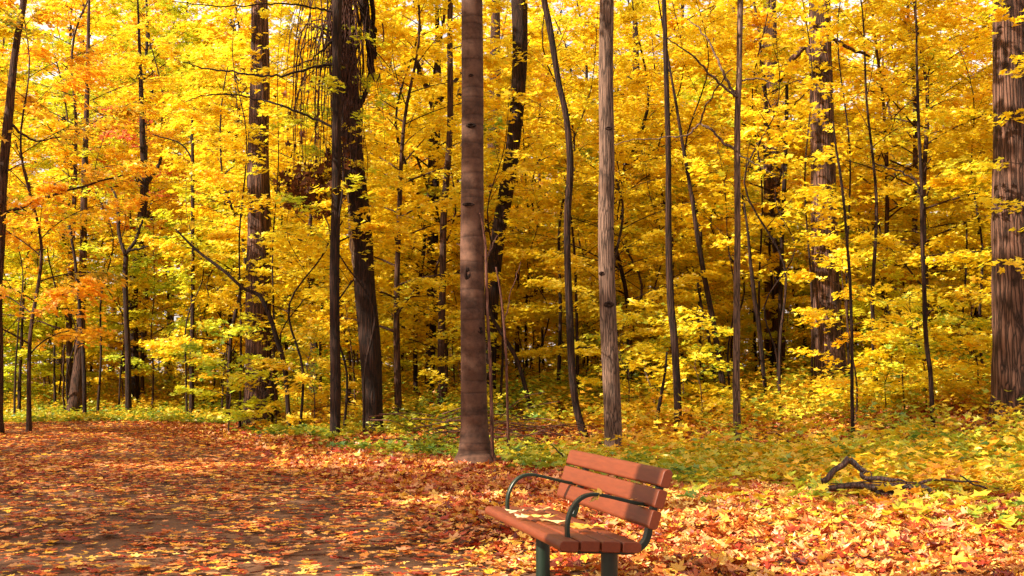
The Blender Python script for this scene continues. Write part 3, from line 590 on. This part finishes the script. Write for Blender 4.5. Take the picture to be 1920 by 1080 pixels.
# ------------------------------------------------------------------ undergrowth on the wood floor
def floor_pts(n, y0, y1, wide=.47, pw=1.):
    y = y0 + (y1 - y0) * g.random(n) ** pw; return g.uniform(-wide, wide, n) * y * 1.0 + g.uniform(-.5, .5, n), y
x, y = floor_pts(37000, 9, 48, pw=.8)
ge = np.interp(x, [-8, -4.6, -3, -.7, 1, 2.9, 4.4, 8], [34, 25, 22.5, 18.5, 17.2, 12.4, 10.2, 9.2]); d = y - np.where(x < -8, 34, ge + 1.6 * noise2(x, y, .45, 77) * (x > -2)); cov = noise2(x, y, .55, 21)
pr = ss((d + 2.2) / 5) * np.where(x > 0, 1, ss((d + .8) / 1.6)) * np.where((x > 3.2) & (x < 5.7) & (y > 11.9) & (y < 13.6), .14, 1) * np.where((np.abs(x + .59 - (y - 20) * .03) < .75) & (y > 17) & (y < 20.6), .12, 1) 
keep = (g.random(len(x)) < pr * (.46 + .5 * cov)) & (x > path_right(y) + .6) | ((y > 34) & (g.random(len(x)) < .8))
x, y, d = x[keep], y[keep], d[keep]; n = len(x)
per = 8; hh = (.06 + .22 * g.random(n) + .25 * (g.random(n) < .12) * ss((d - 1) / 3) + .35 * ss((d - 3) / 8) * g.random(n) + .5 * ss((d - 9) / 5) * g.random(n) ** 2); rr = .10 + .12 * g.random(n)
hue = np.clip(.54 + .24 * noise2(x, y, .5, 33) + .14 * ss((6 - d) / 6) + g.normal(0, .16, n), 0, 1)
X = np.repeat(x, per) + g.normal(0, 1, n * per) * np.repeat(rr, per); Yq = np.repeat(y, per) + g.normal(0, 1, n * per) * np.repeat(rr, per)
Z = terr(X, Yq) + np.repeat(hh, per) * g.uniform(.45, 1.05, n * per)
V, F, h = leaves(np.stack([X, Yq, Z], 1), g.uniform(.075, .15, n * per), tilt(n * per, .30, g), np.repeat(hue, per) + g.normal(0, .07, n * per), rg=g)
tag(mesh_np('undergrowth', V, F, M_UND, None, False, h), 'low yellow and green leafy plants covering the wood floor', 'ground cover', kind='stuff')
print('undergrowth leaves', n * per)

# ------------------------------------------------------------------ fallen leaves
def litter(n, y0, y1, pw, smin, smax, seed):
    gg = np.random.default_rng(seed)
    y = y0 + (y1 - y0) * gg.random(n) ** pw; x = gg.uniform(-.45 * y - 1.5, .45 * y + 1.5)
    on = ss((path_right(y) + .3 - x) / 1.6)                       # 1 on the path
    c = noise2(x, y * .8, 2.0, 5) * .55 + noise2(x, y, 5.1, 6) * .55
    far = ss((y - 13) / 12)
    p = (1 - on) + on * np.clip(.36 + .40 * c + .55 * far, .05, 1)
    k = (gg.random(n) < p) & ~((np.abs(x - .25) < .2) & (y > 8.2) & (y < 9.0)); x, y, on, far = x[k], y[k], on[k], far[k]; n = len(x)
    z = terr(x, y) + .022 * on + .012 + (1 - on) * gg.uniform(0, .07, n) + on * gg.uniform(0, .022, n)
    nr = tilt(n, 1., gg); sc = .07 * on + .34 * (1 - on); nr[:, :2] *= sc[:, None]
    hue = gg.beta(1.5, 1.35, n) + .06 * noise2(x, y, .9, 9) + np.where(x > 1.0, .12, 0) * ss((y - 8) / 6) - .04 * far * on
    fk = 1 - .7 * on; sz_ = .9 - .06 * on
    return leaves(np.stack([x, y, z], 1), sz_ * np.exp(gg.normal(math.log((smin + smax) / 2), .33, n).clip(-3.4, -1.8)), nr, hue, (.0 * fk, .6 * fk), (-.6 * fk, .75 * fk), rg=gg, fine=seed == 1)
Vs, Fs, hs, o, Sz = [], [], [], 0, []
for a in ((74000, 6.5, 20, .75, .06, .10, 1), (76000, 17, 37, .8, .07, .115, 2)):
    V, F, h = litter(*a); Vs.append(V); Fs.append((F + o).ravel()); Sz.append(np.full(len(F), F.shape[1])); hs.append(h); o += len(V)
tag(mesh_np('fallen_leaves', np.concatenate(Vs), np.concatenate(Fs), M_LIT, None, False, np.concatenate(hs), np.concatenate(Sz)), 'red orange and yellow maple leaves littering the path and the verge', 'leaf litter', kind='stuff')

# ------------------------------------------------------------------ hanging vine on the leaning pair
def vine():
    Y = tb['I'][1] - .6; base = at(645, 20, Y); root = empty('hanging_vine', base)
    tag(root, 'dead vine drooping in thin red-brown strands from the top of the leaning pair of trunks', 'vine')
    gg = np.random.default_rng(3); mb = MB(); C = []
    for i in range(150):
        sx_ = gg.uniform(615, 665); sy_ = gg.uniform(-60, 130)
        if i >= 96: i_ = i; sx_ = gg.uniform(622, 668); sy_ = gg.uniform(-70, 60)
        if i < 48:
            ex = 642 - 100 * gg.random() ** 1.2; ey = gg.uniform(300, 400) - .25 * abs(ex - 600)
            if gg.random() < .25: ex = gg.uniform(520, 600); ey = gg.uniform(120, 300)
        elif i < 84 or i >= 96: ex = sx_ + gg.normal(2, 10); ey = gg.uniform(180, 390)
        else: sx_ = gg.uniform(655, 720); ex = sx_ + gg.uniform(-10, 45); ey = gg.uniform(160, 330)
        mx = sx_ + (ex - sx_) * .6 + gg.normal(0, 8); my = sy_ - gg.uniform(-10, 40)
        m2x = sx_ + (ex - sx_) * .92 + gg.normal(0, 6); m2y = sy_ + (ey - sy_) * .45
        if i >= 48: my = sy_ + 40
        y0 = gg.uniform(-.5, .3); y1 = gg.uniform(-1., .5)
        P = [at(sx_, sy_, Y + y0), at(mx, my, Y + (y0 + y1) / 2), at(m2x, m2y, Y + y1), at(ex, ey, Y + y1)]
        P = spline(np.array(P), 14); w_ = np.linspace(0, gg.uniform(4, 11), 14) + gg.uniform(0, 6); P[:, 0] += np.sin(w_) * .05; P[:, 1] += np.cos(w_ * 1.3) * .05
        mb.tube(P - base, np.linspace(.018, .005, 14) * gg.uniform(.5, 1.3), 4, cap=False)
        if i < 48 and gg.random() < .5: C.append(P[gg.integers(11, 14, 4)] - base + gg.normal(0, .12, (4, 3)))
    mb.build('strand', B_VINE, root)['kind'] = 'stuff'
    for cx_, cy_, r_, m_ in ((552, 352, 15, 90), (584, 372, 17, 120), (570, 335, 14, 70), (614, 338, 20, 110), (632, 300, 14, 70), (600, 395, 10, 30), (545, 380, 8, 25)):
        C.append(np.array([at(cx_ + gg.normal(0, r_), cy_ + gg.normal(0, r_ * .8), Y + gg.normal(-.2, .3)) for _ in range(m_)]) - base)
    C = np.concatenate(C); n = len(C); V, F, h = leaves(C, gg.uniform(.05, .17, n), gg.normal(0, 1, (n, 3)), gg.random(n), (.2, 1.), (-.6, .6), rg=gg)
    mesh_np('withered_leaves', V, F, M_DEAD, root, False, h)['kind'] = 'stuff'
vine()

# ------------------------------------------------------------------ fallen branches and twigs
def lying(name, groups, label, cat, Y, mat=B_DARK, k=8, group=None, lift=.0):
    base = at(groups[0][0][0], groups[0][0][1], Y); base[2] = float(terr(base[0], base[1])); root = empty(name, base); root.location.z += lift; tag(root, label, cat, group)
    gg = np.random.default_rng(int(groups[0][0][0]))
    for i, pl in enumerate(groups):
        A = np.array([[*at(p[0], p[1], Y + (p[3] if len(p) > 3 else 0)), pxm(p[2], Y) / 2] for p in pl]); A = spline(A, 4 * len(A)); u_ = np.linspace(0, 1, len(A)) * len(pl)
        A[:, 0] += .008 * np.sin(u_ * 2.1 + i); A[:, 2] += .008 * np.sin(u_ * 3.3 + 2 * i); A[:, 3] *= .92 * (1 + .08 * np.sin(u_ * 1.7 + i))
        mb = MB(); mb.tube(A[:, :3] - base, A[:, 3], k, rough=.035, ph=i); mb.build('limb' if i else 'stem', mat, root)
    return root
Yb = hit(1640, 945)
M_WET = bark('wet_fallen_wood', (.018, .006, .004), (.11, .036, .022), 'furrow', 1.5, .8)
for_ = M_WET.node_tree.nodes
for nn in for_:
    if nn.type == 'BSDF_PRINCIPLED': nn.inputs['Roughness'].default_value = .4; nn.inputs['Specular IOR Level'].default_value = .6
lying('fallen_branch', [[(1548, 930, 9), (1562, 924, 12), (1600, 921, 14), (1650, 924, 17), (1700, 926, 18), (1728, 926, 20), (1752, 944, 18), (1782, 966, 15)],
    [(1542, 914, 11), (1560, 898, 13), (1578, 882, 13), (1592, 870, 14)], [(1592, 870, 13), (1606, 882, 13), (1622, 896, 9)], [(1616, 894, 8), (1620, 904, 10), (1650, 908, 9), (1680, 909, 7), (1700, 914, 3)],
    [(1622, 892, 2.5), (1630, 894, 2.5), (1634, 904, 2), (1638, 912, 2)], [(1550, 930, 4), (1545, 920, 4), (1541, 908, 3)], [(1552, 926, 5), (1542, 936, 5), (1530, 946, 4)],
    [(1722, 918, 6), (1740, 910, 6), (1790, 911, 5), (1830, 914, 3), (1878, 926, 2)], [(1640, 930, 10), (1660, 936, 10), (1690, 932, 8)], [(1800, 900, 3), (1822, 915, 4), (1850, 927, 4)], [(1720, 916, 3), (1650, 914, 3), (1600, 915, 3), (1558, 918, 2)]],
    'large dark broken branch lying crooked on the leafy ground at the right', 'fallen branch', Yb, M_WET, 12, lift=.055)
lying('fallen_twig', [[(1032, 834, 2), (1045, 845, 3), (1054, 853, 4), (1060, 864, 4), (1072, 880, 3)]], 'short black twig poking up beside the top left of the bench backrest', 'twig', hit(1060, 885), B_DARK, 6)
lying('fallen_twig', [[(1455, 812, 2), (1480, 830, 2.5), (1508, 848, 3), (1545, 866, 2)], [(1508, 848, 2), (1520, 846, 1.5), (1540, 850, 1)]], 'thin dark twig slanting over the green plants left of the fallen branch', 'twig', hit(1540, 868), B_DARK, 5)
lying('fallen_twig', [[(1225, 998, 2.5), (1270, 990, 3), (1310, 986, 3), (1345, 980, 2)]], 'thin red-brown twig on the litter just right of the bench', 'twig', hit(1290, 990), B_TWIG, 5)
lying('fallen_twig', [[(630, 858, 3), (655, 864, 4), (690, 868, 3)]], 'short brown stick on the leaves below the leaning pair of trunks', 'twig', hit(660, 868), B_DARK, 6)
lying('fallen_twig', [[(1460, 964, 6), (1475, 958, 12), (1490, 955, 10), (1500, 958, 4)]], 'stubby rotten wood piece on the litter left of the fallen branch', 'wood piece', hit(1480, 966), M_WET, 8)
lying('fallen_twig', [[(1380, 1070, 5), (1420, 1070, 7), (1470, 1073, 6), (1485, 1078, 4)]], 'dark stick at the bottom edge of the picture right of the bench', 'twig', hit(1430, 1075), M_WET, 8)
lying('fallen_twig', [[(1270, 976, 5), (1295, 975, 6), (1318, 979, 4)]], 'small dark twig in the sunlit litter behind the near end of the bench', 'twig', hit(1290, 980), M_WET, 7)
# brush pile behind the ringed tree
def brush():
    Y = 23.5; base = at(900, 800, Y); base[2] = float(terr(base[0], Y)); root = empty('brush_pile', base); tag(root, 'tangle of thin reddish dead twigs lying behind the foot of the ringed tree', 'brush pile')
    gg = np.random.default_rng(8); mb = MB()
    for i in range(46):
        x0 = gg.uniform(690, 1010); y0 = gg.uniform(775, 835); L = gg.uniform(60, 190); sl = gg.normal(.12, .22)
        P = [at(x0, y0, Y + gg.uniform(-1, 1)), at(x0 + L * .5, y0 + L * .5 * sl - gg.uniform(2, 14), Y + gg.uniform(-1, 1)), at(x0 + L, y0 + L * sl + gg.uniform(0, 10), Y + gg.uniform(-1, 1))]
        P = spline(np.array(P), 8); P[:, 2] = np.maximum(P[:, 2], terr(P[:, 0], P[:, 1]) + .02); mb.tube(P - base, np.linspace(.013, .005, 8), 4, cap=False)
    mb.build('twig', B_TWIG, root)['kind'] = 'stuff'
brush()

# ------------------------------------------------------------------ park bench
BX, BY, BA, BL, BD = .271, 7.258, .242, 1.944, .493
bench = empty('park_bench', (BX, BY, 0), BA)
tag(bench, 'slatted park bench with red-brown planks and dark green steel armrests and posts', 'bench')
def plank(name, cx, cz, w, t, ang, rnd, parent):
    """plank cross-section centred (cx,cz), width w along its face, thickness t; rnd = corner radii (4)."""
    pts = []
    cs = [(-w / 2, -t / 2, 180), (w / 2, -t / 2, 270), (w / 2, t / 2, 0), (-w / 2, t / 2, 90)]
    for (x, z, a0), r in zip(cs, rnd):
        ox = x + (r if x < 0 else -r); oz = z + (r if z < 0 else -r)
        for q in range(6): a = R(a0 + 90 * q / 5); pts.append((ox + r * math.cos(a), oz + r * math.sin(a)))
    c, s = math.cos(ang), math.sin(ang); n = len(pts); ins = .004
    V = []
    for yv, k in ((0, 1 - ins * 2 / t), (ins, 1), (BL - ins, 1), (BL, 1 - ins * 2 / t)):
        for x, z in pts: x2, z2 = x * (1 - (1 - k) * t / w), z * k; V.append((cx + x2 * c - z2 * s, yv, cz + x2 * s + z2 * c))
    F = [tuple(range(n))[::1], tuple(range(3 * n, 4 * n))[::-1]]
    for j in range(3):
        for i in range(n): F.append((j * n + i, (j + 1) * n + i, (j + 1) * n + (i + 1) % n, j * n + (i + 1) % n))
    mb = MB(); mb.add(V, F); o = mb.build(name, M_PLANK, parent, True)
    o.data.set_sharp_from_angle(angle=R(35)); return o
sw = .112; zt = .062
for i in range(4):
    x = sw / 2 + i * (sw + .014); z = .45 - zt / 2 - .030 * (x / BD) - (.0 if i else .004)
    rn = (.012, .012, .012, .012)
    if i == 0: rn = (.026, .01, .012, .03)
    if i == 3: rn = (.012, .022, .022, .012)
    plank('seat_plank', x, z, sw, zt, -.06, rn, bench)
BT = R(17.5)      # backrest lean
ux, uz = math.sin(BT), math.cos(BT)
bx0, bz0 = BD + .035, .50
for i in range(3):
    s0 = .056 + i * .125
    cx = bx0 + ux * s0 + uz * .03; cz = bz0 + uz * s0 - ux * .03
    rn = (.014, .014, .014, .014)
    if i == 2: rn = (.014, .03, .03, .014)
    if i == 0: rn = (.024, .014, .014, .024)
    plank('back_plank', cx, cz, .110, .060, math.pi / 2 - BT, rn, bench)
def bar(name, pts, y, w, t, parent, n=60, mat=None):
    """flat steel bar swept in the XZ plane; w across (along Y), t thick."""
    P = spline(np.array(pts, float), n); Tn = np.gradient(P, axis=0); Tn /= np.linalg.norm(Tn, axis=1)[:, None]; Nn = np.stack([-Tn[:, 1], Tn[:, 0]], 1)
    b = .003; prof = [(-w / 2 + b, -t / 2), (w / 2 - b, -t / 2), (w / 2, -t / 2 + b), (w / 2, t / 2 - b), (w / 2 - b, t / 2), (-w / 2 + b, t / 2), (-w / 2, t / 2 - b), (-w / 2, -t / 2 + b)]
    V = [(P[i, 0] + Nn[i, 0] * q, y + p, P[i, 1] + Nn[i, 1] * q) for i in range(n) for p, q in prof]; k = 8
    F = [tuple(range(k))[::-1], tuple((n - 1) * k + j for j in range(k))] + [(i * k + j, i * k + (j + 1) % k, (i + 1) * k + (j + 1) % k, (i + 1) * k + j) for i in range(n - 1) for j in range(k)]
    mb = MB(); mb.add(V, F); o = mb.build(name, mat or M_STEEL, parent, True); o.data.set_sharp_from_angle(angle=R(40)); return o
FY = (.20, BL - .26)
for y in FY:
    bar('armrest', [(.105, .43), (.103, .50), (.115, .565), (.15, .63), (.205, .672), (.27, .683), (.34, .672), (.43, .650), (.52, .628), (.60, .612)], y, .05, .020, bench)
    bar('back_support', [(.06, .372), (.20, .362), (.36, .352), (.46, .345), (.53, .355), (.578, .392), (.600, .44), (.612, .50), (.64, .60), (.672, .70), (.700, .79)], y, .06, .034, bench)
    mb = MB(); zz = np.array([-.2, .0, .2, .345]); mb.tube(np.stack([np.full(4, .36), np.full(4, y), zz], 1), .050, 28); o = mb.build('post', M_STEEL, bench); o.data.set_sharp_from_angle(angle=R(40))
# one more tree outside the frame on the sun side: its trunk throws the shade across the near third of the bench
_d = np.array([sx, sy]) / math.hypot(sx, sy)
_b = np.array([BX + .42 * math.cos(BA) - .22 * math.sin(BA), BY + .42 * math.sin(BA) + .22 * math.cos(BA)]) + _d * 8.5
traced_shade = empty('shade_trunk_maple', (float(_b[0]), float(_b[1]), 0)); tag(traced_shade, 'stout maple outside the picture whose trunk shades the near end of the bench', 'tree')
_m = MB(); _m.tube(spline(np.array([[0, 0, -.1], [0, .02, 3], [0.05, 0, 6], [0, 0, 12.]]), 30), np.linspace(.30, .16, 30), 18, rough=.03, flare=(.3, .3)); _m.build('trunk', B_OAK, traced_shade)
# leaves on the bench
def world_from_bench(x, y, z):
    c, s = math.cos(BA), math.sin(BA); return (BX + x * c - y * s, BY + x * s + y * c, z)
M_L1 = leaf_mat('fresh_fallen_leaf', [(0, (.75, .25, .03)), (.5, (.85, .55, .04)), (1, (.9, .72, .4))], .25, .1)
def bench_leaf(x, y, z, size, hue, label, rot=None, nrm=(0, 0, 1), group=None):
    gg = np.random.default_rng(int(x * 1000 + y * 100)); 
    V, F, h = leaves(np.zeros((1, 3)), np.array([size]), np.array([nrm], float) + gg.normal(0, .05, (1, 3)), np.array([hue]), (.05, .3), (-.1, .35), yaw=None if rot is None else np.array([rot]), rg=gg, fine=True)
    o = mesh_np('maple_leaf', V, F, M_L1, None, False, h); o.location = world_from_bench(x, y, z); tag(o, label, 'leaf', group)
G_ = 'leaves lying on the bench seat'
for (x, y, s, hu, lb) in [(.06, 1.30, .11, .95, 'cream leaf on the front seat plank, the one nearest the far armrest'), (.05, 1.05, .12, .98, 'pale cream leaf hanging over the front edge of the bench seat'),
    (.15, .98, .17, .6, 'largest yellow leaf in the middle of the bench seat'), (.20, .80, .15, .85, 'broad pale yellow leaf between the armrests on the seat'),
    (.30, .70, .16, .5, 'golden leaf toward the back of the seat, behind the nearer armrest'), (.26, .45, .15, .2, 'orange leaf on the shaded near part of the bench seat'),
    (.42, .62, .13, .3, 'amber leaf on the rearmost seat plank under the backrest'), (.30, 1.5, .12, .8, 'small yellow leaf at the far end of the bench seat')]:
    bench_leaf(x, y, .455 - .03 * x / BD + .012, s, hu, lb, group=G_)

bench_leaf(.285, .20, .668, .10, .45, 'golden leaf caught under the top of the nearer armrest', nrm=(-.75, -.35, .6))
bench_leaf(.50, .22, .642, .06, .1, 'small brown leaf lying on the back end of the nearer armrest')

for k, (wo, cr) in KINDS.items():
    for o in (wo, cr):
        if o.parent is None: bpy.data.objects.remove(o)
